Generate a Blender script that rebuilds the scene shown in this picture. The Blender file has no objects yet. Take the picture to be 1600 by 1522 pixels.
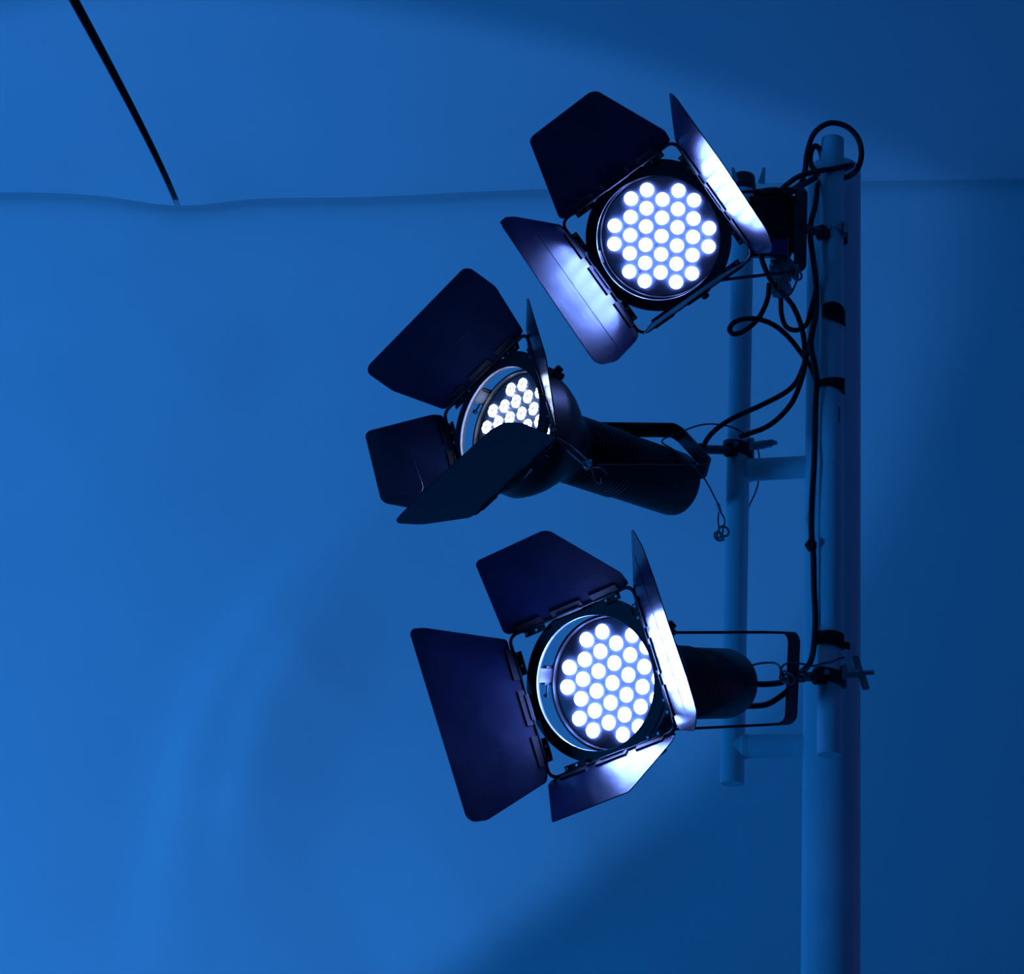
import bpy, bmesh, math, random
from mathutils import Vector, Matrix, Quaternion
random.seed(7)
S = bpy.context.scene
COL = S.collection
R = math.radians

# ------------------------------------------------------------------ camera
F = 3915.0                                     # focal length in pixels of a 1600 wide frame
cam_data = bpy.data.cameras.new('camera')
cam_data.sensor_fit = 'HORIZONTAL'
cam_data.sensor_width = 36.0
cam_data.lens = F / 1600 * 36
cam_data.clip_end = 60
cam = bpy.data.objects.new('camera', cam_data)
COL.objects.link(cam)
CAM = Matrix.Translation((0, 0, 1.6)) @ Matrix.Rotation(R(110.5), 4, 'X') @ Matrix.Rotation(R(3), 4, 'Z')
cam.matrix_world = CAM
S.camera = cam

S.view_settings.view_transform = 'Standard'
S.view_settings.look = 'None'
S.view_settings.gamma = 1
S.view_settings.use_curve_mapping = False
S.view_settings.exposure = 0.0

# ------------------------------------------------------------------ world and room light
world = bpy.data.worlds.new('world')
S.world = world
world.use_nodes = True
bg = world.node_tree.nodes['Background']
bg.inputs['Color'].default_value = (0.004, 0.085, 0.36, 1)
bg.inputs['Strength'].default_value = 0.17


def aim(o, loc, target):
    o.location = loc
    o.rotation_euler = (Vector(target) - Vector(loc)).to_track_quat('-Z', 'Y').to_euler()


def area(name, loc, target, size, power, color, sy=None):
    d = bpy.data.lights.new(name, 'AREA')
    d.energy = power
    d.color = color
    d.size = size
    if sy:
        d.shape = 'RECTANGLE'
        d.size_y = sy
    o = bpy.data.objects.new(name, d)
    COL.objects.link(o)
    aim(o, loc, target)
    return o


def spot(name, loc, target, power, color, angle, blend, radius=.1):
    d = bpy.data.lights.new(name, 'SPOT')
    d.energy = power
    d.color = color
    d.spot_size = R(angle)
    d.spot_blend = blend
    d.shadow_soft_size = radius
    o = bpy.data.objects.new(name, d)
    COL.objects.link(o)
    aim(o, loc, target)
    return o


BLUE = (0.035, 0.300, 1.0)
area('blue_wash', (-5.0, 2.6, 1.2), (-0.6, 6.0, 2.9), .9, 100, (0.008, 0.275, 1.0))
spot('blue_spot', (-2.9, 2.7, 1.1), (-0.80, 5.94, 3.71), 215, (0.056, 0.31, 1.0), 35.5, .22, .03)
area('purple_wash', (3.6, 4.9, 2.7), (0.7, 4.55, 2.8), .5, 1.1, (0.36, 0.03, 0.75))


def W(x, y, d):
    """a point seen at photo pixel (x, y) at depth d in front of the camera"""
    return CAM @ Vector(((x - 800) / F * d, -(y - 761) / F * d, -d))


# ------------------------------------------------------------------ materials
def mat(name, color, rough=.5, metal=0., spec=.5, noise=0., nscale=20., bump=0., bscale=60., rough_noise=0.):
    m = bpy.data.materials.new(name)
    m.use_nodes = True
    nt = m.node_tree
    b = nt.nodes['Principled BSDF']
    b.inputs['Base Color'].default_value = (*color, 1)
    b.inputs['Roughness'].default_value = rough
    b.inputs['Metallic'].default_value = metal
    b.inputs['Specular IOR Level'].default_value = spec
    tc = nt.nodes.new('ShaderNodeTexCoord')
    if noise or rough_noise:
        n = nt.nodes.new('ShaderNodeTexNoise')
        n.inputs['Scale'].default_value = nscale
        n.inputs['Detail'].default_value = 5
        nt.links.new(tc.outputs['Object'], n.inputs['Vector'])
        if noise:
            r = nt.nodes.new('ShaderNodeMapRange')
            r.inputs['From Min'].default_value = .25
            r.inputs['From Max'].default_value = .75
            r.inputs['To Min'].default_value = 1 - noise
            r.inputs['To Max'].default_value = 1 + noise
            nt.links.new(n.outputs['Fac'], r.inputs['Value'])
            mx = nt.nodes.new('ShaderNodeVectorMath')
            mx.operation = 'SCALE'
            mx.inputs[0].default_value = color
            nt.links.new(r.outputs['Result'], mx.inputs['Scale'])
            nt.links.new(mx.outputs['Vector'], b.inputs['Base Color'])
        if rough_noise:
            r = nt.nodes.new('ShaderNodeMapRange')
            r.inputs['To Min'].default_value = max(.05, rough - rough_noise)
            r.inputs['To Max'].default_value = min(1, rough + rough_noise)
            nt.links.new(n.outputs['Fac'], r.inputs['Value'])
            nt.links.new(r.outputs['Result'], b.inputs['Roughness'])
    if bump:
        n2 = nt.nodes.new('ShaderNodeTexNoise')
        n2.inputs['Scale'].default_value = bscale
        n2.inputs['Detail'].default_value = 4
        nt.links.new(tc.outputs['Object'], n2.inputs['Vector'])
        bp = nt.nodes.new('ShaderNodeBump')
        bp.inputs['Strength'].default_value = bump
        bp.inputs['Distance'].default_value = .004
        nt.links.new(n2.outputs['Fac'], bp.inputs['Height'])
        nt.links.new(bp.outputs['Normal'], b.inputs['Normal'])
    return m


def emit(name, color, strength, mottle=None):
    m = bpy.data.materials.new(name)
    m.use_nodes = True
    nt = m.node_tree
    nt.nodes.remove(nt.nodes['Principled BSDF'])
    e = nt.nodes.new('ShaderNodeEmission')
    e.inputs['Color'].default_value = (*color, 1)
    e.inputs['Strength'].default_value = strength
    nt.links.new(e.outputs[0], nt.nodes['Material Output'].inputs['Surface'])
    if mottle:
        tc = nt.nodes.new('ShaderNodeTexCoord')
        v = nt.nodes.new('ShaderNodeTexVoronoi')
        v.inputs['Scale'].default_value = mottle
        nt.links.new(tc.outputs['Object'], v.inputs['Vector'])
        r = nt.nodes.new('ShaderNodeMapRange')
        r.inputs['From Min'].default_value = .22
        r.inputs['From Max'].default_value = 1.0
        r.inputs['To Min'].default_value = .85
        r.inputs['To Max'].default_value = strength
        r.interpolation_type = 'SMOOTHSTEP'
        nt.links.new(v.outputs['Distance'], r.inputs['Value'])
        nt.links.new(r.outputs['Result'], e.inputs['Strength'])
    return m


M_WALL = mat('white_wall_sheet', (.80, .82, .84), .62, noise=.03, nscale=2.5, bump=.12, bscale=25)
M_CEIL = mat('white_ceiling_panel', (.78, .80, .83), .6, noise=.03, nscale=2.0, bump=.1, bscale=25)
M_GAP = mat('dark_gap', (.035, .035, .04), .8, noise=.2)
M_PIPE = mat('white_painted_steel', (.72, .76, .80), .38, noise=.04, nscale=14, bump=.08, bscale=40)
M_SCUFF = mat('dark_scuff', (.05, .05, .06), .7)
M_FLAP = mat('black_sheet_metal', (.006, .012, .040), .24, spec=.55, noise=.25, nscale=16, bump=.10, bscale=22, rough_noise=.06)
M_FRAME = mat('black_frame_paint', (.010, .011, .015), .5, spec=.3, noise=.2, nscale=30)
M_BODY = mat('black_cast_housing', (.014, .014, .017), .45, noise=.2, nscale=30, bump=.1, bscale=120)
M_LIT_EDGE = mat('lit_inner_edge', (.16, .165, .18), .4, metal=.3)  # paler than the black ring: lamp light on its inner edge, put into the colour
M_PLATE = mat('led_face_plate', (.14, .16, .20), .34, spec=.7, noise=.1)
M_STEEL = mat('zinc_hardware', (.34, .36, .38), .35, metal=.9, noise=.15, nscale=60)
M_CLAMP = mat('dark_clamp_metal', (.035, .038, .045), .38, metal=.6, noise=.2, nscale=60)
M_CABLE = mat('black_rubber', (.012, .012, .014), .5, noise=.2, nscale=40)
M_STRAP = mat('black_webbing', (.007, .007, .008), .85, noise=.2, nscale=80)
M_WIRE = mat('steel_wire', (.09, .10, .12), .4, metal=.7)
M_BAG = mat('milky_plastic', (.36, .42, .44), .35, bump=.8, bscale=50)
M_BLUEP = mat('blue_label', (.02, .04, .20), .5)
M_LED_HOT = emit('led_white', (.175, .285, 1.0), 74)
M_LED_SIDE = emit('led_white_mottled', (.42, .54, 1.0), 34, mottle=170)


# ------------------------------------------------------------------ mesh helpers
def link(name, bm, m, parent=None, smooth=True, world_space=False):
    if world_space and parent is not None:
        top = parent
        while top.parent is not None: top = top.parent
        bm.transform(top.matrix_world.inverted())
    bmesh.ops.recalc_face_normals(bm, faces=bm.faces)
    me = bpy.data.meshes.new(name)
    bm.to_mesh(me)
    bm.free()
    me.materials.append(m)
    if smooth:
        for p in me.polygons:
            p.use_smooth = True
        me.set_sharp_from_angle(angle=R(38))
    o = bpy.data.objects.new(name, me)
    COL.objects.link(o)
    if parent is not None:
        o.parent = parent
    return o


def tag(o, label=None, cat=None, group=None, kind=None):
    if label: o['label'] = label
    if cat: o['category'] = cat
    if group: o['group'] = group
    if kind: o['kind'] = kind
    return o


def root(name, mw, label, cat, group=None):
    o = bpy.data.objects.new(name, None)
    o.empty_display_size = .05
    COL.objects.link(o)
    o.matrix_world = mw
    tag(o, label, cat, group)
    return o


def lathe(bm, prof, n=48, mw=None):
    """closed revolve of (radius, z) points about z"""
    rings = []
    for r, z in prof:
        if r < 1e-6:
            rings.append([bm.verts.new((0, 0, z))])
        else:
            rings.append([bm.verts.new((r * math.cos(2 * math.pi * i / n), r * math.sin(2 * math.pi * i / n), z)) for i in range(n)])
    for a, b in zip(rings, rings[1:]):
        for i in range(n):
            j = (i + 1) % n
            if len(a) == 1 and len(b) == 1: continue
            if len(a) == 1: bm.faces.new((a[0], b[i], b[j]))
            elif len(b) == 1: bm.faces.new((a[i], a[j], b[0]))
            else: bm.faces.new((a[i], a[j], b[j], b[i]))
    if mw is not None:
        vs = [v for r_ in rings for v in r_]
        bmesh.ops.transform(bm, matrix=mw, verts=vs)
    return rings


def frame_to(p, d):
    q = Vector((0, 0, 1)).rotation_difference(Vector(d).normalized())
    return Matrix.Translation(p) @ q.to_matrix().to_4x4()


def cyl(bm, a, b, r, n=20, r2=None, bev=0.0):
    a, b = Vector(a), Vector(b)
    L = (b - a).length
    r2 = r if r2 is None else r2
    if bev:
        pr = [(0, 0), (r - bev, 0), (r, bev), (r2, L - bev), (r2 - bev, L), (0, L)]
    else:
        pr = [(0, 0), (r, 0), (r2, L), (0, L)]
    lathe(bm, pr, n, frame_to(a, b - a))


def box(bm, c, ax, ay, az, bev=0.0):
    """box centred at c with half vectors ax, ay, az"""
    c, ax, ay, az = map(Vector, (c, ax, ay, az))
    v = {}
    for i in (-1, 1):
        for j in (-1, 1):
            for k in (-1, 1):
                v[i, j, k] = bm.verts.new(c + i * ax + j * ay + k * az)
    fs = []
    for s in (-1, 1):
        fs.append(bm.faces.new([v[s, -1, -1], v[s, 1, -1], v[s, 1, 1], v[s, -1, 1]]))
        fs.append(bm.faces.new([v[-1, s, -1], v[1, s, -1], v[1, s, 1], v[-1, s, 1]]))
        fs.append(bm.faces.new([v[-1, -1, s], v[1, -1, s], v[1, 1, s], v[-1, 1, s]]))
    if bev:
        es = list({e for f in fs for e in f.edges})
        bmesh.ops.bevel(bm, geom=es, offset=bev, segments=2, affect='EDGES')


def catmull(pts, k=8, closed=False):
    P = [Vector(p) for p in pts]
    n = len(P)
    out = []
    rng = n if closed else n - 1
    for i in range(rng):
        if closed:
            a, b, c, d = P[i - 1], P[i], P[(i + 1) % n], P[(i + 2) % n]
        else:
            b, c = P[i], P[i + 1]
            a = P[i - 1] if i else b * 2 - c
            d = P[i + 2] if i + 2 < n else c * 2 - b
        for s in range(k):
            t = s / k
            out.append(.5 * ((2 * b) + (c - a) * t + (2 * a - 5 * b + 4 * c - d) * t * t + (3 * b - a - 3 * c + d) * t ** 3))
    if not closed: out.append(P[-1])
    return out


def tube(bm, pts, r, n=12, k=8, closed=False, smooth=True):
    P = catmull(pts, k, closed) if smooth else [Vector(p) for p in pts]
    N = len(P)
    rings = []
    up = None
    for i, p in enumerate(P):
        if closed: t = (P[(i + 1) % N] - P[i - 1]).normalized()
        else: t = (P[min(i + 1, N - 1)] - P[max(i - 1, 0)]).normalized()
        if up is None:
            up = t.orthogonal().normalized()
        up = (up - t * up.dot(t)).normalized()
        s = t.cross(up)
        rings.append([bm.verts.new(p + r * (math.cos(2 * math.pi * j / n) * up + math.sin(2 * math.pi * j / n) * s)) for j in range(n)])
    m = N if closed else N - 1
    for i in range(m):
        a, b = rings[i], rings[(i + 1) % N]
        off = 0
        if closed and i == N - 1:
            off = min(range(n), key=lambda o: (a[0].co - b[o].co).length)
        for j in range(n):
            bm.faces.new((a[j], a[(j + 1) % n], b[(j + 1 + off) % n], b[(j + off) % n]))
    if not closed:
        bm.faces.new(rings[0][::-1])
        bm.faces.new(rings[-1])


def strip(bm, pts, w, width, thick):
    """flat bar swept along a polyline; w = direction of its width"""
    P = [Vector(p) for p in pts]
    w = Vector(w).normalized()
    N = len(P)
    rings = []
    for i, p in enumerate(P):
        t0 = (P[i] - P[i - 1]).normalized() if i else None
        t1 = (P[i + 1] - P[i]).normalized() if i < N - 1 else None
        t = t0 if t1 is None else (t1 if t0 is None else (t0 + t1).normalized())
        nrm = t.cross(w).normalized()
        sc = 1.0
        if t0 is not None and t1 is not None:
            sc = 1 / max(.5, math.cos(t0.angle(t1) / 2))
        a, b = w * width / 2, nrm * thick / 2 * sc
        rings.append([bm.verts.new(p + q) for q in (a + b, -a + b, -a - b, a - b)])
    for r0, r1 in zip(rings, rings[1:]):
        for j in range(4):
            bm.faces.new((r0[j], r0[(j + 1) % 4], r1[(j + 1) % 4], r1[j]))
    bm.faces.new(rings[0][::-1])
    bm.faces.new(rings[-1])


def round_poly(pts, rad, k=4):
    """round the corners of a 2D polyline loop"""
    out = []
    n = len(pts)
    for i in range(n):
        p, a, b = Vector(pts[i]), Vector(pts[i - 1]), Vector(pts[(i + 1) % n])
        la, lb = (a - p).length, (b - p).length
        r = min(rad, la * .45, lb * .45)
        p0, p1 = p + (a - p) / la * r, p + (b - p) / lb * r
        for s in range(k + 1):
            t = s / k
            out.append((1 - t) ** 2 * p0 + 2 * t * (1 - t) * p + t * t * p1)
    return out


def smooth_path3(pts, rad, k=6):
    P = [Vector(p) for p in pts]
    out = [P[0]]
    for i in range(1, len(P) - 1):
        p, a, b = P[i], P[i - 1], P[i + 1]
        la, lb = (a - p).length, (b - p).length
        r = min(rad, la * .48, lb * .48)
        p0, p1 = p + (a - p) / la * r, p + (b - p) / lb * r
        for s in range(k + 1):
            t = s / k
            out.append((1 - t) ** 2 * p0 + 2 * t * (1 - t) * p + t * t * p1)
    out.append(P[-1])
    return out


# ------------------------------------------------------------------ setting: wall, ceiling
ZC = 4.6


def on_ceiling(x, y):
    d = (W(x, y, 1.0) - W(800, 761, 0.0))
    return W(800, 761, 0.0) + d * ((ZC - 1.6) / d.z)


SA, SB = on_ceiling(0, 310), on_ceiling(1600, 290)
WX = (SB - SA).normalized()                     # along the wall
WN = Vector((WX.y, -WX.x, 0))                   # out of the wall, into the room


def sag(u):
    """how far the ceiling edge hangs below its line; u = metres along the wall from the photo's left edge"""
    s = .010 * math.sin(u * 1.7 + .4)
    s += .030 * math.exp(-((u - .50) / .16) ** 2)
    s += .012 * math.exp(-((u - .95) / .30) ** 2)
    s -= .012 * math.exp(-((u - .05) / .25) ** 2)
    return s - .004


def ceiling_panel(name, u0, u1, k0=0.0, k1=0.0):
    bm = bmesh.new()
    NU, NV = 90, 40
    g = []
    for i in range(NU + 1):
        row = []
        u = u0 + (u1 - u0) * i / NU
        for j in range(NV + 1):
            v = .012 + 4.4 * (j / NV) ** 1.8
            dz = -sag(u) * math.exp(-v / .22) + .006 * math.sin(u * 2.2 + v * 1.3) * min(1, v)
            row.append(bm.verts.new(SA + WX * (u + v * (k0 * (1 - i / NU) + k1 * i / NU)) + WN * v + Vector((0, 0, dz))))
        g.append(row)
    top = [[bm.verts.new(v.co + Vector((0, 0, .004))) for v in r_] for r_ in g]
    for i in range(NU):
        for j in range(NV):
            bm.faces.new((g[i][j], g[i + 1][j], g[i + 1][j + 1], g[i][j + 1]))
            bm.faces.new((top[i][j], top[i][j + 1], top[i + 1][j + 1], top[i + 1][j]))
    for i in range(NU):
        bm.faces.new((g[i][0], top[i][0], top[i + 1][0], g[i + 1][0]))
        bm.faces.new((g[i][NV], g[i + 1][NV], top[i + 1][NV], top[i][NV]))
    for j in range(NV):
        bm.faces.new((g[0][j], g[0][j + 1], top[0][j + 1], top[0][j]))
        bm.faces.new((g[NU][j], top[NU][j], top[NU][j + 1], g[NU][j + 1]))
    return tag(link(name, bm, M_CEIL), kind='structure')


ug = (on_ceiling(283, 318) - SA).dot(WX)
ceiling_panel('ceiling', -2.6, ug, 0, -.0135)
ceiling_panel('ceiling', ug + .0165, 4.6, -.0035, 0)

bm = bmesh.new()
c = SA + WX * (ug + .008) + WN * 2.2 + Vector((0, 0, .045))
box(bm, c, WX * .09, WN * 2.2, Vector((0, 0, .008)))  # dark backing strip put above the ceiling gap so it shows dark
tag(link('gap_backing_1', bm, M_GAP, smooth=False), kind='structure')


def on_wall(x, y):
    """photo direction met with the wall plane: (metres along the wall, height)"""
    o = W(800, 761, 0.0)
    d = W(x, y, 1.0) - o
    t = (SA - o).dot(WN) / d.dot(WN)
    p = o + d * t
    return (p - SA).dot(WX), p.z


LIGHT_RIDGES = [   # (photo polyline, height, half width); ridges shaped to stand in for streaks of light
    ([(640, 760), (520, 870), (430, 960), (360, 1050), (320, 1140), (300, 1230), (275, 1350), (245, 1530)],  .044, .075),
    ([(560, 930), (470, 1010), (420, 1110), (390, 1250), (370, 1400)], .020, .06),
    ([(-80, 520), (120, 450), (300, 395), (520, 345)], .026, .12),
    ([(-80, 760), (120, 690), (300, 600), (420, 500)], .026, .12),
    ([(600, 1540), (760, 1440), (900, 1345), (1060, 1260)], .036, .12),
    ([(1020, 90), (1160, 180), (1260, 230)], .022, .08),
]
LIGHT_RIDGES = [([on_wall(*p) for p in c[0]], c[1], c[2]) for c in LIGHT_RIDGES]


def fold_and_streaks(u, z):
    """soft relief of the hung sheet, plus ridges in place of light streaks"""
    h = .012 * math.sin(u * 1.3 + z * .9) + .008 * math.sin(u * 3.1 - z * 2.3 + 1.0)
    for P, A, wd in LIGHT_RIDGES:
        best, bt = 9, 0
        for k in range(len(P) - 1):
            ax, ay = P[k]; bx, by = P[k + 1]
            dx, dy = bx - ax, by - ay
            t = max(0, min(1, ((u - ax) * dx + (z - ay) * dy) / (dx * dx + dy * dy)))
            d = math.hypot(u - ax - t * dx, z - ay - t * dy)
            if d < best:
                best, bt = d, (k + t) / (len(P) - 1)
                side = dx * (z - ay) - dy * (u - ax)
        wl = wd if side < 0 else wd * 3.2        # steep on one flank, easing off on the other
        if best < wl * 3:
            h += A * math.exp(-(best / wl) ** 2) * min(1, bt * 3 + .1) * min(1, (1 - bt) * 3 + .1)
    return h


bm = bmesh.new()
NU, NV = 220, 170
g = []
for i in range(NU + 1):
    u = -2.6 + 7.2 * i / NU
    row = []
    for j in range(NV + 1):
        z = -.2 + (ZC + .05 + .2) * j / NV
        fade = min(1, max(0, (ZC - z) / .35))
        row.append(bm.verts.new(Vector((SA.x, SA.y, 0)) + WX * u + WN * (fold_and_streaks(u, z) * fade - .02) + Vector((0, 0, z))))
    g.append(row)
for i in range(NU):
    for j in range(NV):
        bm.faces.new((g[i][j], g[i + 1][j], g[i + 1][j + 1], g[i][j + 1]))
bk = [[bm.verts.new(v.co - WN * .05) for v in (r_[0], r_[-1])] for r_ in (g[0], g[-1])]
f1 = bm.faces.new((bk[0][0], bk[0][1], bk[1][1], bk[1][0]))
bmesh.ops.recalc_face_normals(bm, faces=bm.faces)
wall = tag(link('wall_back', bm, M_WALL), kind='structure')

# ------------------------------------------------------------------ the white steel mast with its pipes
UP = Vector((0, 0, 1))
P_FRONT = W(1296, 1180, 4.5)                    # bottom end of the front pipe
P_LEFT = W(1144, 1225, 4.69)                    # bottom end of the left pipe
P_MAST = W(1298, 1450, 4.545)


def fp(y, off=0.0, x=None):
    """point by the front pipe at photo row y; off = metres further away"""
    d = 4.5 + (1180 - y) / 965 * .43
    return W(1296 + (1180 - y) * .0046 if x is None else x, y, d + off)


mast = root('steel_mast', Matrix.Translation(Vector((P_MAST.x, P_MAST.y, 0))),
            'white painted steel mast with two upright pipes and crossbars that carries the lamps', 'mast')
bm = bmesh.new()
top_z = W(1303, 258, 5.075).z
cyl(bm, (P_MAST.x, P_MAST.y, -.2), (P_MAST.x, P_MAST.y, top_z), .0535, 56, bev=.004)
link('column', bm, M_PIPE, mast, world_space=True)
bm = bmesh.new()
fz = W(1301, 215, 4.93).z
cyl(bm, P_FRONT, (P_FRONT.x, P_FRONT.y, fz), .0228, 40, bev=.0015)
link('upright_pipe', bm, M_PIPE, mast, world_space=True)
bm = bmesh.new()
lz = W(1163, 285, 5.13).z
cyl(bm, P_LEFT, (P_LEFT.x, P_LEFT.y, lz), .0226, 40, bev=.0015)
link('upright_pipe', bm, M_PIPE, mast, world_space=True)
for y, d in ((735, 4.91), (1167, 4.715)):
    z = W(1148, y, d).z
    bm = bmesh.new()
    cyl(bm, (P_LEFT.x, P_LEFT.y, z), (P_MAST.x, P_MAST.y, z), .0222, 36)
    link('crossbar', bm, M_PIPE, mast, world_space=True)
    # weld collar
    bm = bmesh.new()
    dd = Vector((P_MAST.x - P_LEFT.x, P_MAST.y - P_LEFT.y, 0)).normalized()
    a = Vector((P_LEFT.x, P_LEFT.y, z)) + dd * .019
    lathe(bm, [(.0222, 0), (.0244, .002), (.0234, .008), (.0222, .014)], 36, frame_to(a, dd))
    link('weld_bead', bm, M_PIPE, mast, world_space=True)
# stubs that hold the front pipe to the column
for y in (300, 560, 900, 1120):
    z = fp(y).z
    bm = bmesh.new()
    cyl(bm, (P_FRONT.x, P_FRONT.y, z), (P_MAST.x, P_MAST.y, z), .014, 20)
    link('spacer', bm, M_PIPE, mast, world_space=True)
# dark sleeve on the top end of the left pipe
bm = bmesh.new()
zt = W(1165, 272, 5.13).z
zb = W(1165, 306, 5.13).z
lathe(bm, [(0, zt), (.021, zt), (.0235, zt - .003), (.0250, zt - .020), (.0262, zb + .012), (.020, zb), (.0228, zb - .001)],
      28, Matrix.Translation((P_LEFT.x, P_LEFT.y, 0)))
cp = link('end_cap', bm, M_BODY, mast, world_space=True)
cp['label'] = 'black cap on the pipe end'
for x0, x1 in ((1151, 1146), (1190, 1195)):
    bm = bmesh.new()
    a, b, c2, d2 = W(x0 - 6, 286, 5.11), W(x0 + 5, 288, 5.11), W(x1 + 1, 262, 5.11), W(x1 - 3, 262, 5.11)
    nn = (b - a).cross(c2 - a).normalized() * .002
    vs = [bm.verts.new(p + q * nn) for q in (-1, 1) for p in (a, b, c2, d2)]
    bm.faces.new(vs[:4][::-1]); bm.faces.new(vs[4:])
    for i in range(4):
        j = (i + 1) % 4
        bm.faces.new((vs[i], vs[j], vs[4 + j], vs[4 + i]))
    link('cap_tab', bm, M_BAG, cp, smooth=False, world_space=True)['label'] = 'pale plastic tab'
# scuff on the front pipe
bm = bmesh.new()
a = fp(643, 0); b = fp(668, 0)
toc = (W(800, 761, 0) - a); toc.z = 0; toc.normalize()
side = Vector((toc.y, -toc.x, 0))
ang = -.72
dirv = (toc * math.cos(ang) + side * math.sin(ang))
dl = dirv if (W(0, 0, 0) is not None) else dirv
for dv in (dirv,):
    box(bm, Vector((P_FRONT.x, P_FRONT.y, (a.z + b.z) / 2)) + dv * .0226, dv.cross(UP) * .0011, dv * .0006, UP * abs(a.z - b.z) / 2)
link('scuff', bm, M_SCUFF, mast, smooth=False, world_space=True)['label'] = 'short dark scratch'

# ------------------------------------------------------------------ lamps
PITCH = .033
LEDS = []
for i, ys in ((-3, (.5, -.5)), (-2, (2, 1, 0, -1, -2)), (-1, (2.5, 1.5, .5, -.5, -1.5, -2.5)), (0, (2, 1, 0, -1, -2)),
              (1, (2.5, 1.5, .5, -.5, -1.5, -2.5)), (2, (2, 1, 0, -1, -2)), (3, (.5, -.5))):
    for y in ys:
        LEDS.append((i * .8660 * PITCH, y * PITCH))


def pose(Rm, t):
    m = Matrix(Rm)
    q = m.to_quaternion()
    return CAM @ Matrix.Translation(t) @ q.to_matrix().to_4x4()


NARROW = [(-.12, .01), (-.075, .153), (-.064, .163), (.064, .163), (.075, .153), (.12, .01)]


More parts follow.
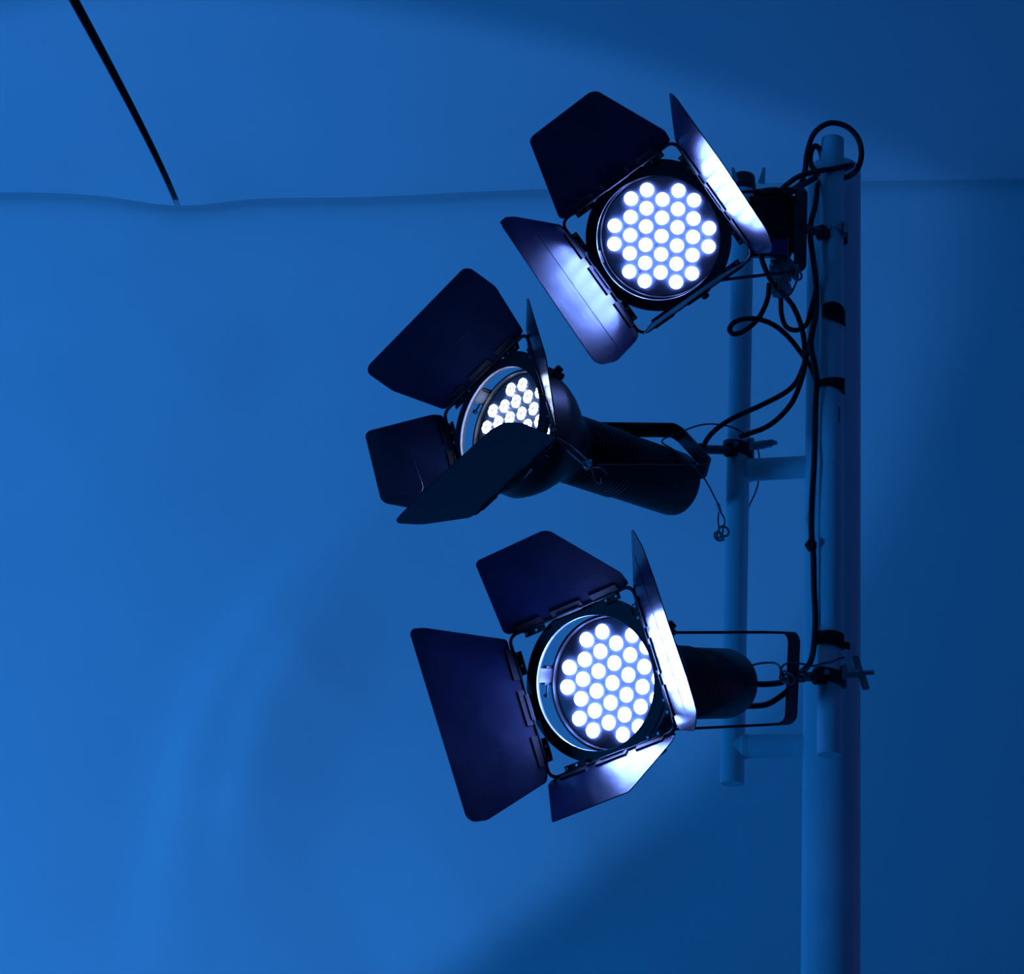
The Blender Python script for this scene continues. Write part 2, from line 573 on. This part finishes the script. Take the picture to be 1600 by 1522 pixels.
def lamp(cfg):
    rt = root('stage_light', pose(*cfg['pose']), cfg['label'], 'spotlight', 'stage lights with barn doors on the mast')
    zr, zf, ph = cfg['zr'], cfg['zf'], R(cfg['phi'])
    # housing: bell, ribbed neck and rear can
    bm = bmesh.new()
    prof = [(0, -.012), (.108, -.012), (.1085, .004), (.1135, .006), (.1155, .002), (.1165, -.012), (.1195, -.018), (.1205, -.032),
            (.1165, -.040), (.1145, -.047), (.104, -.066), (.089, -.086), (.075, -.103), (.0670, -.117), (.0640, -.124)]
    z = -.130
    for k in range(14):
        prof += [(.0655, z), (.0655, z - .0035), (.0618, z - .0045), (.0618, z - .0075)]
        z -= .009
    prof += [(.0628, z), (.0628, -.404), (.0600, -.417), (.050, -.424), (0, -.426)]
    lathe(bm, prof, 72)
    link('housing', bm, M_BODY, rt)
    # latches on the bell rim
    for a in cfg['latch']:
        bm = bmesh.new()
        d, t = Vector((math.cos(R(a)), math.sin(R(a)), 0)), Vector((-math.sin(R(a)), math.cos(R(a)), 0))
        box(bm, d * .1235 + Vector((0, 0, -.028)), d * .006, t * .013, Vector((0, 0, .014)), .002)
        cyl(bm, d * .128 + Vector((0, 0, -.030)), d * .138 + Vector((0, 0, -.034)), .0075, 14, bev=.0015)
        link('latch', bm, M_BODY, rt)
    # led plate with its screws
    bm = bmesh.new()
    lathe(bm, [(0, -.011), (.107, -.011), (.107, .0005), (.1055, .0015), (0, .0015)], 72)
    pl = link('led_plate', bm, M_PLATE, rt)
    for x, y in LEDS[::2]:
        if math.hypot(x + PITCH * .577, y) < .098:
            bm = bmesh.new()
            cyl(bm, (x + PITCH * .577, y, .001), (x + PITCH * .577, y, .0028), .0013, 8)
            link('plate_screw', bm, M_STEEL, pl)
    me = None
    for x, y in LEDS:
        if me is None:
            bm = bmesh.new()
            lathe(bm, [(0, .0015), (.0119, .0015), (.0120, .0030), (.0105, .0048), (.006, .0060), (0, .0064)], 26)
            o = link('led_lens', bm, cfg['led'], pl)
            me = o.data
        else:
            o = bpy.data.objects.new('led_lens', me)
            COL.objects.link(o)
            o.parent = pl
        o.location = (x, y, 0)
    # bezel lip ring around the plate
    bm = bmesh.new()
    lathe(bm, [(.1085, .002), (.1105, .009), (.1145, .009), (.1160, .002), (.1085, .002)], 72)
    link('bezel', bm, M_BODY, rt)
    # accessory ring
    bm = bmesh.new()
    n = 96
    ro = []
    for i in range(n):
        a = 2 * math.pi * i / n
        r = .1305
        if abs((a - R(cfg.get('tab', 82)) + math.pi) % (2 * math.pi) - math.pi) < R(17):
            r = .1405
        ro.append((a, r))
    rings = []
    for z in (zr - .004, zr + .005):
        rings.append(([bm.verts.new((.1115 * math.cos(a), .1115 * math.sin(a), z)) for a, _ in ro],
                      [bm.verts.new((r * math.cos(a), r * math.sin(a), z)) for a, r in ro]))
    (i0, o0), (i1, o1) = rings
    for i in range(n):
        j = (i + 1) % n
        bm.faces.new((i0[i], o0[i], o0[j], i0[j]))
        bm.faces.new((i1[i], i1[j], o1[j], o1[i]))
        bm.faces.new((o0[i], o1[i], o1[j], o0[j]))
        bm.faces.new((i0[i], i0[j], i1[j], i1[i]))
    rg = link('accessory_ring', bm, M_FRAME, rt)
    bm = bmesh.new()
    lathe(bm, [(.1105, zr + .0015), (.1105, zr + .0062), (.1116, zr + .0062), (.1116, zr + .0015), (.1105, zr + .0015)], 96)
    link('ring_lip', bm, M_LIT_EDGE, rg)['label'] = 'inner edge coloured pale for the lamp light on it'
    # ring brackets (retaining clips)
    for a in cfg['clips']:
        a = R(a)
        bm = bmesh.new()
        bs = bmesh.new()
        d, t = Vector((math.cos(a), math.sin(a), 0)), Vector((-math.sin(a), math.cos(a), 0))
        box(bm, d * .1185 + Vector((0, 0, .012)), d * .0035, t * .016, Vector((0, 0, .014)), .001)
        box(bm, d * .114 + Vector((0, 0, zr * .5)), d * .0015, t * .012, Vector((0, 0, zr * .5)), .0006)
        box(bm, d * .119 + Vector((0, 0, zr - .007)), d * .006, t * .013, Vector((0, 0, .0016)))
        cyl(bs, d * .118 + Vector((0, 0, .012)) + t * .012, d * .118 + Vector((0, 0, .012)) + t * .034, .0017, 8)
        cyl(bs, d * .118 + Vector((0, 0, .012)) + t * .032, d * .118 + Vector((0, 0, .012)) + t * .037, .0048, 10)
        ck = link('retaining_clip', bm, M_BODY, rt)
        link('clip_screw', bs, M_CLAMP, ck)
    # square barn door frame: bent rod plus hinge plates
    bm = bmesh.new()
    H, rc = .1245, .017
    pts = []
    for q in range(4):
        a0 = ph + q * math.pi / 2
        o_, u_ = Vector((math.cos(a0), math.sin(a0), 0)), Vector((-math.sin(a0), math.cos(a0), 0))
        for s in range(9):
            v = -1 + 2 * s / 8
            pts.append(o_ * H + u_ * (H - rc) * v + Vector((0, 0, zf)))
        for s in range(1, 6):
            b = math.pi / 2 * s / 6
            pts.append(o_ * (H - rc + rc * math.cos(b)) + u_ * (H - rc + rc * math.sin(b)) + Vector((0, 0, zf)))
    tube(bm, pts, .0034, 10, closed=True, smooth=False)
    # arms tying the frame to the ring
    for q in range(4):
        a0 = ph + q * math.pi / 2
        o_, u_ = Vector((math.cos(a0), math.sin(a0), 0)), Vector((-math.sin(a0), math.cos(a0), 0))
        box(bm, o_ * .1235 + Vector((0, 0, (zr + zf) / 2 + .002)), o_ * .0016, u_ * .022, Vector((0, 0, (zf - zr) / 2 + .004)))
    fr = link('barn_door_frame', bm, M_FRAME, rt)
    for q in range(4):
        a0 = ph + q * math.pi / 2
        o_, u_ = Vector((math.cos(a0), math.sin(a0), 0)), Vector((-math.sin(a0), math.cos(a0), 0))
        fl = cfg['flaps'][q]
        th = R(fl[0])
        vd = math.cos(th) * o_ + math.sin(th) * Vector((0, 0, 1))
        nrm = u_.cross(vd).normalized()
        org = o_ * .125 + Vector((0, 0, zf))
        loop = round_poly(fl[1], fl[2] if len(fl) > 2 else .012)
        bm = bmesh.new()
        T = .0009
        # grid-free sheet with a stiffening crease: front and back skins
        fr_v = [bm.verts.new(org + u_ * p.x + vd * p.y + nrm * T) for p in loop]
        bk_v = [bm.verts.new(org + u_ * p.x + vd * p.y - nrm * T) for p in loop]
        bm.faces.new(fr_v); bm.faces.new(bk_v[::-1])
        for i in range(len(loop)):
            j = (i + 1) % len(loop)
            bm.faces.new((fr_v[i], bk_v[i], bk_v[j], fr_v[j]))
        fo = link('barn_door_flap', bm, M_FLAP, rt, smooth=False)
        # hinge: plate on the flap, barrels on the rod, bolts
        for cx, hl in ((-.075, .026), (.0, .030), (.075, .026)):
            bm = bmesh.new()
            box(bm, org + u_ * cx + vd * .009 - nrm * .0022, u_ * hl, vd * .006, nrm * .0012)
            cyl(bm, org + u_ * (cx - hl * .8), org + u_ * (cx + hl * .8), .0048, 12)
            if cx:
                box(bm, org + u_ * cx - o_ * .006 + Vector((0, 0, -.004)), u_ * .020, o_ * .007, Vector((0, 0, .0014)))
            link('hinge', bm, M_FRAME, fo)
        for cx in (-.090, -.070, .070, .090):
            bm = bmesh.new()
            p = org + u_ * cx - o_ * .008 + Vector((0, 0, -.0028))
            cyl(bm, p, p + Vector((0, 0, .0035)), .0023, 8)
            link('hinge_bolt', bm, M_STEEL, fo)
        # pressed crease: thin raised bead on the sheet
        if cfg['crease'][q]:
            bm = bmesh.new()
            cr = [org + u_ * a + vd * b + nrm * T * .6 for a, b in cfg['crease'][q]]
            tube(bm, smooth_path3(cr, .02, 5), .0009, 6, smooth=False)
            cr = [org + u_ * a + vd * b - nrm * T * .6 for a, b in cfg['crease'][q]]
            tube(bm, smooth_path3(cr, .02, 5), .0009, 6, smooth=False)
            link('pressed_bead', bm, M_FLAP, fo)
    # yoke
    yk = cfg['yoke']
    pts = [W(*p) for p in yk['pts']]
    n4 = len(pts)
    bm = bmesh.new()
    w = CAM.to_3x3() @ Vector(yk['w']) if 'w' in yk else (pts[1] - pts[0]).cross(pts[n4 // 2] - pts[n4 // 2 - 1])
    strip(bm, smooth_path3(pts, yk.get('r', .018)), w, yk['width'], .0045)
    link('yoke', bm, M_BODY, rt, world_space=True)
    return rt


ring_crease = [(-.085, .15), (-.06, .075), (.06, .07), (.09, .15)]
L1 = lamp(dict(
    label='uppermost stage light, 31 white LEDs facing the camera, its lower left flap lit brightly',
    pose=([[0.9864, 0.0156, -0.1634], [-0.0425, 0.9858, -0.1624], [0.1585, 0.1671, 0.9731]], (0.2705, 0.4537, -4.5288)),
    zr=.055, zf=.072, phi=37, led=M_LED_HOT, clips=(200, 20), tab=84, latch=(52, -54),
    flaps={0: (67, [(.191, .136), (.175, .147), (.04, .148), (-.099, .135), (-.124, .115), (-.135, .082), (-.122, .004), (.122, .004)], .010),
           1: (30, [(.074, .165), (.064, .170), (-.062, .172), (-.074, .165), (-.123, .024), (-.120, .002), (.118, .002), (.121, .011)], .006),
           2: (66, [(-.182, .159), (-.184, .135), (-.177, .112), (-.120, .003), (.119, .003), (.126, .022), (.134, .112), (.122, .158), (.110, .170)], .008),
           3: (94, NARROW, .006)},
    crease={0: None, 1: None, 2: [(-.15, .085), (.118, .085)], 3: None},
    yoke=dict(pts=[(1100, 306, 4.60), (1160, 300.5, 4.68), (1247, 294, 4.77), (1252, 300, 4.77), (1250, 418, 4.74), (1244, 424, 4.73), (1140, 436, 4.63), (1088, 442, 4.58)],
              width=.036, r=.012, w=(.66, .075, -.75))))
L2 = lamp(dict(
    label='middle stage light turned side-on to the left, a dark flap across its LED face',
    pose=([[0.555, 0.3502, -0.7546], [-0.2635, 0.9344, 0.2399], [0.789, 0.0657, 0.6108]], (0.0078, 0.1037, -4.5984)),
    zr=.035, zf=.042, phi=52, led=M_LED_SIDE, clips=(163, 343), tab=90, latch=(84,),
    flaps={0: (43, NARROW, .006),
           1: (60, [(.154, .162), (.144, .166), (-.146, .166), (-.156, .156), (-.159, .100), (-.122, .003), (.118, .003), (.157, .100), (.160, .154)], .007),
           2: (63, [(-.078, .161), (-.088, .153), (-.121, .023), (-.118, .003), (.118, .003), (.121, .023), (.082, .154), (.072, .161)], .007),
           3: (77, [(-.150, .172), (-.132, .176), (-.02, .178), (.047, .175), (.125, .172), (.150, .158), (.153, .117), (.143, .079), (.124, .003), (-.124, .003), (-.155, .104), (-.156, .160)], .010)},
    crease={0: None, 1: [(.085, .160), (.06, .085), (-.055, .075), (-.075, .005)], 2: [(-.074, .150), (-.062, .085), (.062, .075), (.072, .150)], 3: None},
    yoke=dict(pts=[(905, 668, 4.74), (930, 671, 4.75), (1052, 672, 4.84), (1064, 680, 4.835), (1108, 728, 4.71), (1102, 737, 4.69), (1076, 737, 4.68), (930, 737, 4.58)],
              width=.029, r=.012)))
L3 = lamp(dict(
    label='lowest stage light, 31 white LEDs aimed left of camera, large dark flap on its left',
    pose=([[0.8445, 0.0944, -0.5272], [-0.0685, 0.9953, 0.0686], [0.5312, -0.0218, 0.8469]], (0.1669, -0.3238, -4.1408)),
    zr=.055, zf=.072, phi=25.5, led=M_LED_HOT, clips=(180, 0), tab=84, latch=(52, -50),
    flaps={0: (51, [(.188, .123), (.145, .157), (.087, .167), (.014, .171), (-.08, .182), (-.127, .177), (-.138, .155), (-.149, .117), (-.126, .020), (-.118, .003), (.120, .003), (.128, .020)], .012),
           1: (50, [(.074, .161), (.066, .166), (-.064, .168), (-.075, .162), (-.123, .030), (-.121, .003), (.120, .003), (.126, .012)], .006),
           2: (63, [(-.157, .181), (-.164, .174), (-.162, .152), (-.120, .005), (.116, .003), (.127, .009), (.168, .138), (.166, .164), (.156, .174)], .006),
           3: (58, [(-.122, .003), (.122, .003), (.123, .029), (.079, .153), (-.066, .159), (-.124, .016)], .004)},
    crease={0: [(-.11, .10), (.15, .085)], 1: None, 2: [(-.09, .16), (-.02, .10)][:0] or None, 3: None},
    yoke=dict(pts=[(985, 989, 4.30), (1050, 988.5, 4.35), (1200, 988, 4.44), (1236, 989, 4.46), (1241, 1000, 4.46), (1236, 1122, 4.43), (1228, 1131, 4.42), (1150, 1135, 4.38), (985, 1143, 4.26)],
              width=.041, r=.016, w=(.53, -.065, -.845))))

# plain box put in for the dark mass behind the top lamp
bm = bmesh.new()
cx, cw, ch = W(1205, 352, 4.83), W(1206, 352, 4.83) - W(1205, 352, 4.83), W(1205, 351, 4.83) - W(1205, 352, 4.83)
dn = cw.cross(ch).normalized()
box(bm, cx, cw * 36, ch * 50, dn * .03, .008)
bx = link('black_box', bm, M_BODY, L1, world_space=True)
bm = bmesh.new()
box(bm, W(1214, 386, 4.795), cw * 16, ch * 12, dn * .002)
link('sticker', bm, M_BLUEP, bx, smooth=False, world_space=True)['label'] = 'dark blue sticker'


# ------------------------------------------------------------------ pipe clamps (parts of the lamps)
def clamp(parent, centre, yoke_pt, bolt_dir, arc=(0, 360), t_handle=True, half=.013, bolt=.05):
    """a hook clamp round an upright pipe at centre, reaching to the yoke, with a bolt out to the right"""
    centre = Vector(centre)
    out = Vector(yoke_pt) - centre
    bm = bmesh.new()
    a0, a1 = arc
    n = 40
    toc = W(800, 761, 0) - centre
    toc.z = 0
    toc.normalize()
    side = Vector((-toc.y, toc.x, 0))           # to the right as seen from the camera
    if side.dot(W(1600, 761, 1) - W(0, 761, 1)) < 0: side = -side
    vs = []
    for i in range(n + 1):
        a = R(a0 + (a1 - a0) * i / n)
        d = toc * math.cos(a) + side * math.sin(a)
        tilt = -.006 * math.sin(a)
        vs.append([bm.verts.new(centre + d * r + UP * (z + tilt)) for r, z in ((.0235, -half), (.0235, half), (.031, half * .8), (.031, -half * .8))])
    for p, q in zip(vs, vs[1:]):
        for j in range(4):
            bm.faces.new((p[j], p[(j + 1) % 4], q[(j + 1) % 4], q[j]))
    if a1 - a0 < 359:
        bm.faces.new(vs[0][::-1]); bm.faces.new(vs[-1])
    # neck to the yoke
    dirn = out.normalized()
    nk = centre + dirn * .026
    L = (Vector(yoke_pt) - nk).length
    cr = dirn.cross(UP).normalized()
    upv = cr.cross(dirn).normalized()
    box(bm, nk + dirn * .012, dirn * .014, cr * .010, upv * .013, .003)
    cyl(bm, nk + dirn * .012, Vector(yoke_pt) + dirn * .004, .0088, 16)
    cyl(bm, Vector(yoke_pt) - dirn * .018, Vector(yoke_pt) - dirn * .006, .012, 6)
    ck = link('pipe_clamp', bm, M_CLAMP, parent, world_space=True)
    # bolt and handle
    bm = bmesh.new()
    bd = Vector(bolt_dir).normalized()
    s = centre + toc * .012 + side * .024 + UP * .004
    box(bm, s, bd * .006, UP * .014, bd.cross(UP).normalized() * .012, .002)
    cyl(bm, s, s + bd * bolt * .55, .0088, 14, bev=.001)
    cyl(bm, s, s + bd * bolt, .0046, 12, bev=.0008)
    cyl(bm, centre + toc * .030 - side * .006, centre + toc * .036 - side * .006, .006, 6)
    if t_handle:
        m_ = s + bd * bolt * .56
        hv = (UP * .95 - bd * .28).normalized()
        box(bm, m_ + hv * .016 - bd * .001, bd * .0062, hv * .016, bd.cross(hv) * .006, .0015)
        box(bm, m_ - hv * .016 + bd * .001, bd * .0062, hv * .016, bd.cross(hv) * .006, .0015)
    else:
        box(bm, s + bd * bolt * .6, bd * .014, UP * .006, bd.cross(UP).normalized() * .008, .002)
    link('clamp_bolt', bm, M_STEEL, ck, world_space=True)
    return ck


RIGHT = (W(1000, 761, 4) - W(600, 761, 4)).normalized()
c3 = fp(1060); c3 = Vector((P_FRONT.x, P_FRONT.y, fp(1060).z))
clamp(L3, c3, W(1240, 1056, 4.45), RIGHT + UP * .06, bolt=.056)
c2 = Vector((P_LEFT.x, P_LEFT.y, W(1152, 702, 4.92).z))
clamp(L2, c2, W(1092, 702, 4.77), RIGHT + UP * .16, t_handle=False, bolt=.052)
c1 = Vector((P_FRONT.x, P_FRONT.y, fp(366).z))
clamp(L1, c1, W(1250, 356, 4.76), -RIGHT + UP * .02, arc=(100, 275), t_handle=False, bolt=.03)


# ------------------------------------------------------------------ straps on the front pipe
def strap(y, half, a0, a1, tilt, label, tail=None, rr=.0262):
    zc = fp(y).z
    c = Vector((P_FRONT.x, P_FRONT.y, zc))
    toc = W(800, 761, 0) - c
    toc.z = 0
    toc.normalize()
    side = Vector((-toc.y, toc.x, 0))
    if side.dot(RIGHT) < 0: side = -side
    rt = root('cable_strap', Matrix.Translation(c), label, 'strap', 'black straps round the front pipe')
    bm = bmesh.new()
    vs = []
    n = 30
    for i in range(n + 1):
        t = i / n
        a = R(a0 + (a1 - a0) * t)
        d = toc * math.cos(a) + side * math.sin(a)
        h = half(t) if callable(half) else half
        z = tilt * math.sin(a)
        vs.append([bm.verts.new(c + d * r + UP * (z + s * h)) for r, s in ((.0231, -1), (.0231, 1), (rr, 1), (rr, -1))])
    for p, q in zip(vs, vs[1:]):
        for j in range(4):
            bm.faces.new((p[j], p[(j + 1) % 4], q[(j + 1) % 4], q[j]))
    bm.faces.new(vs[0][::-1]); bm.faces.new(vs[-1])
    link('band', bm, M_STRAP, rt, world_space=True)
    if tail:
        bm = bmesh.new()
        P = [W(x, yy, d) for x, yy, d in tail[0]]
        strip(bm, P, UP, tail[1], .003)
        link('loose_end', bm, M_STRAP, rt, world_space=True)
    return rt


strap(495, lambda t: .012 + .008 * math.sin(math.pi * min(1, t * 1.2)), -42, 100, -.004,
      'wide black strap bunched round the front pipe beside the cable loops, topmost of the straps',
      ([(1309, 498, 4.78), (1314, 503, 4.775), (1321, 507, 4.775)], .008))
strap(606, lambda t: .006 + .010 * t ** 2, -95, 78, -.002,
      'thin black strap holding the cable to the front pipe, without a loose end',
      None)
strap(1003, lambda t: .011 + .004 * t, -95, 80, -.003,
      'black strap with a square loose end at right, just above the bottom clamp',
      ([(1311, 1005, 4.55), (1320, 1008, 4.54), (1328, 1010, 4.54)], .013))


# ------------------------------------------------------------------ cables
def cable(name, segs, r, label, cat, group=None, m=None, extra=None):
    """segs: list of point lists (x, y, depth)"""
    bm = bmesh.new()
    for s in segs:
        tube(bm, [W(*p) for p in s], r, 12)
    o = link(name, bm, m or M_CABLE)
    tag(o, label, cat, group)
    return o


def fd(y): return 4.5 + (1180 - y) / 965 * .43


cable('power_cable', [[(1216, 302, 4.80), (1230, 288, 4.83), (1250, 275, 4.86), (1275, 268, 4.875), (1300, 264, 4.885), (1324, 259, 4.895), (1331, 257, 4.92),
                       (1328, 260, 4.955), (1305, 268, 4.975), (1284, 272, 4.965), (1270, 262, 4.93), (1266, 250, 4.92), (1268, 236, 4.92), (1274, 228, 4.92),
                       (1281, 234, 4.935), (1285, 248, 4.96)]], .0054,
      'black cable slung across the front of the pipe top into the top lamp', 'cable', 'power cables')
cable('power_cable', [[(1205, 305, 4.82), (1225, 302, 4.84), (1250, 288, 4.87), (1258, 265, 4.90), (1261, 240, 4.91), (1270, 212, 4.915), (1285, 197, 4.92), (1303, 192, 4.92),
                       (1325, 199, 4.92), (1341, 217, 4.92), (1346, 240, 4.92), (1341, 262, 4.93), (1329, 274, 4.96), (1310, 280, 4.975), (1290, 282, 4.965),
                       (1278, 288, 4.91), (1276, 305, 4.88), (1273, 325, 4.86), (1267, 348, 4.84), (1266, 370, 4.83), (1270, 400, 4.82), (1274, 430, 4.80), (1276, 462, 4.80),
                       (1275, 490, 4.78), (1270, 515, 4.76), (1267, 540, 4.75), (1273, 570, 4.74), (1276, 597, 4.73), (1274, 640, 4.72), (1273, 690, 4.70), (1272, 725, 4.68),
                       (1269, 780, 4.66), (1268, 830, 4.64), (1271, 870, 4.62), (1272, 920, 4.60), (1274, 965, 4.58), (1272, 1005, 4.56), (1267, 1032, 4.52), (1256, 1047, 4.49),
                       (1240, 1056, 4.47), (1222, 1066, 4.50), (1200, 1069, 4.52), (1176, 1069, 4.52)]], .0056,
      'long black cable ringed round the pipe top, run down to the lowest lamp', 'cable', 'power cables')
cable('power_cable', [[(1099, 697, 4.80), (1108, 682, 4.81), (1125, 666, 4.81), (1150, 651, 4.80), (1190, 633, 4.79), (1226, 614, 4.79), (1244, 597, 4.79), (1256, 570, 4.78),
                       (1263, 545, 4.76), (1268, 520, 4.77), (1272, 495, 4.79), (1273, 470, 4.81), (1276, 440, 4.83)]], .0050,
      'black cable rising from the middle lamp along the upper of the two curves', 'cable', 'power cables')
cable('power_cable', [[(1156, 682, 4.82), (1172, 677, 4.81), (1196, 668, 4.80), (1218, 652, 4.79), (1238, 628, 4.78), (1250, 600, 4.775), (1257, 572, 4.77), (1257, 540, 4.77),
                       (1252, 510, 4.77), (1240, 480, 4.78), (1226, 462, 4.79), (1206, 440, 4.79), (1194, 416, 4.79), (1187, 392, 4.79)]], .0052,
      'black cable rising from the middle clamp along the lower of the two curves', 'cable', 'power cables')
cable('power_cable', [[(1202, 442, 4.80), (1199, 468, 4.80), (1186, 496, 4.79), (1166, 515, 4.785), (1148, 522, 4.78), (1140, 515, 4.775), (1147, 504, 4.77), (1166, 498, 4.77), (1190, 500, 4.78),
                       (1214, 511, 4.79), (1235, 530, 4.80), (1252, 552, 4.80), (1266, 572, 4.79), (1276, 597, 4.765)]], .0050,
      'black cable with a flat open loop crossing the left pipe', 'cable', 'power cables')
cable('power_cable', [[(1220, 466, 4.80), (1221, 490, 4.80), (1228, 510, 4.79), (1244, 516, 4.785), (1260, 507, 4.785), (1266, 487, 4.79), (1272, 466, 4.81), (1275, 450, 4.83)]], .0048,
      'short black cable sagging in a U below the pale connectors', 'cable', 'power cables')
cable('power_cable', [[(1066, 778, 4.855), (1080, 757, 4.855), (1092, 735, 4.85), (1097, 718, 4.845), (1099, 697, 4.80)]], .0048,
      'black cable passing behind the yoke of the middle lamp', 'cable', 'power cables')
cable('power_cable', [[(1160, 1103, 4.50), (1180, 1103, 4.50), (1200, 1100, 4.49), (1220, 1088, 4.48), (1238, 1072, 4.475), (1246, 1058, 4.475)]], .0054,
      'lower of the two short black cables behind the lowest lamp', 'cable', 'power cables')
cable('power_cable', [[(1184, 300, 4.70), (1210, 297, 4.75), (1235, 300, 4.80), (1256, 288, 4.84), (1275, 277, 4.87)]], .0060,
      'short thick black cable just under the pipe-top crossing', 'cable', 'power cables')
# tie on the long cable
bm = bmesh.new()
bmesh.ops.create_icosphere(bm, subdivisions=3, radius=.011)
for v in bm.verts:
    v.co *= 1 + .18 * math.sin(v.co.x * 400) * math.cos(v.co.z * 330)
bmesh.ops.transform(bm, matrix=Matrix.Translation(W(1268, 852, 4.625)), verts=bm.verts)
o = link('cable_tie', bm, M_STRAP)
tag(o, 'small black knot of tape on the long cable below the upper crossbar', 'cable tie')

# bagged connectors beside the top lamp
for px, py, rx, rz, lab in ((1222, 420, 21, 24, 'pale plastic bag over the cable joint behind the top lamp, larger upper one'),
                            (1220, 452, 17, 17, 'pale plastic bag over the cable joint behind the top lamp, smaller lower one')):
    bm = bmesh.new()
    bmesh.ops.create_icosphere(bm, subdivisions=4, radius=1)
    for v in bm.verts:
        k = 1 + .06 * math.sin(v.co.x * 9 + v.co.z * 5) + .05 * math.sin(v.co.z * 13 - v.co.y * 7)
        v.co *= k
    s = 4.86 / F
    bmesh.ops.transform(bm, matrix=Matrix.Translation(W(px, py, 4.86)) @ Matrix.Diagonal((rx * s, .018, rz * s, 1)), verts=bm.verts)
    tag(link('plastic_bag', bm, M_BAG), lab, 'bag', 'bagged cable joints')

# ------------------------------------------------------------------ safety wires


def wire_thing(label, segs, rings, r=.0016, ferrules=(), links=()):
    o = cable('safety_wire', segs, r, label, 'wire', None, M_WIRE)
    if ferrules:
        bm = bmesh.new()
        for a, b in ferrules:
            cyl(bm, W(*a), W(*b), .0040, 10, bev=.001)
        link('ferrule', bm, M_STEEL, o)
    if rings:
        for x, y, d, rad, ax in rings:
            bm = bmesh.new()
            c = W(x, y, d)
            q = Vector(ax).normalized()
            t1 = q.orthogonal().normalized()
            t2 = q.cross(t1)
            tube(bm, [c + rad * (t1 * math.cos(a) + t2 * math.sin(a) * 1.3) for a in [2 * math.pi * k / 12 for k in range(12)]], .0022, 8, k=3, closed=True)
            link('shackle', bm, M_STEEL, o)
    return o


wire_thing('steel safety wire draped over the middle lamp housing and left hanging beside the left pipe',
           [[(1164, 678, 4.87), (1145, 668, 4.86), (1129, 664.5, 4.85), (1112, 662.5, 4.85), (1093, 664.5, 4.84), (1076, 670, 4.83), (1050, 681, 4.80), (1038, 685, 4.78),
             (1035, 692, 4.76), (1050, 701, 4.74), (1067, 712, 4.70), (1083, 727, 4.665), (1102, 750, 4.67), (1116, 776, 4.70), (1122, 788, 4.72)],
            [(1123, 800, 4.72), (1122, 812, 4.72), (1123, 824, 4.72)], [(1126, 800, 4.72), (1132, 812, 4.72), (1131, 824, 4.72)]],
           [(1125, 832, 4.72, .0085, (1, .6, 0)), (1131, 830, 4.72, .008, (.3, 1, .3)), (1123, 838, 4.72, .007, (0, 1, .6)), (1128, 839, 4.72, .006, (1, 0, .7))],
           ferrules=(((1121, 787, 4.72), (1125, 801, 4.72)),))
wire_thing('steel safety wire dropping behind the upper crossbar beside the left pipe',
           [[(1178, 690, 4.94), (1184, 702, 4.96), (1187, 720, 4.97), (1186, 745, 4.97), (1182, 765, 4.96), (1174, 783, 4.96), (1166, 800, 4.97)]], [])
wire_thing('thin steel wire knotted between the flap corner and housing of the middle lamp',
           [[(870, 684, 4.50), (885, 703, 4.48), (900, 717, 4.47), (914, 727, 4.46), (925, 731, 4.455), (940, 732, 4.46), (948, 740, 4.48)],
            [(870, 684, 4.50), (893, 698, 4.475), (912, 714, 4.46), (922, 724, 4.455), (926, 738, 4.45), (930, 751, 4.46), (938, 756, 4.48), (939, 748, 4.49)]],
           [(917, 727, 4.455, .006, (.4, 1, 0)), (921, 725, 4.455, .005, (1, .6, .3))], r=.0013)
wire_thing('dark steel safety wire looped through the yoke of the lowest lamp to its clamp',
           [[(1168, 1042, 4.52), (1185, 1037, 4.51), (1202, 1035.5, 4.49), (1213, 1037, 4.47), (1219, 1043, 4.44), (1220, 1053, 4.43), (1219, 1060, 4.43), (1226, 1064, 4.43)],
            [(1228, 1062, 4.43), (1221, 1053, 4.42), (1222, 1042, 4.42), (1230, 1037, 4.43), (1245, 1036.5, 4.43), (1258, 1038, 4.43), (1270, 1040.5, 4.44), (1285, 1037, 4.46), (1300, 1033, 4.47), (1319, 1027, 4.48)],
            [(1246, 1052, 4.43), (1256, 1049, 4.43), (1265, 1043, 4.44)]],
           [(1227, 1058, 4.42, .009, (1, .3, .4)), (1233, 1061, 4.42, .008, (.2, 1, .4)), (1252, 1059, 4.43, .008, (.8, .4, 1)), (1257, 1056, 4.43, .007, (0, 1, .2))],
           r=.0019, ferrules=(((1291, 1035.5, 4.465), (1304, 1032, 4.47)),))
wire_thing('steel wire tangle wound round the lower yoke corner of the top lamp',
           [[(1232, 372, 4.74), (1231, 396, 4.73), (1236, 412, 4.72), (1244, 424, 4.71), (1247, 432, 4.71), (1242, 446, 4.72), (1236, 458, 4.74), (1226, 466, 4.76)],
            [(1250, 415, 4.70), (1234, 418, 4.70), (1240, 428, 4.70), (1224, 434, 4.72), (1218, 444, 4.73), (1220, 456, 4.75), (1230, 462, 4.75)],
            [(1237, 412, 4.70), (1246, 434, 4.70), (1238, 424, 4.70), (1230, 426, 4.70)]],
           [(1241, 424, 4.70, .009, (1, .2, .3)), (1245, 430, 4.70, .008, (.3, 1, .2)), (1246, 420, 4.70, .006, (1, 0, .4))],
           r=.0019)

bpy.context.view_layer.update()
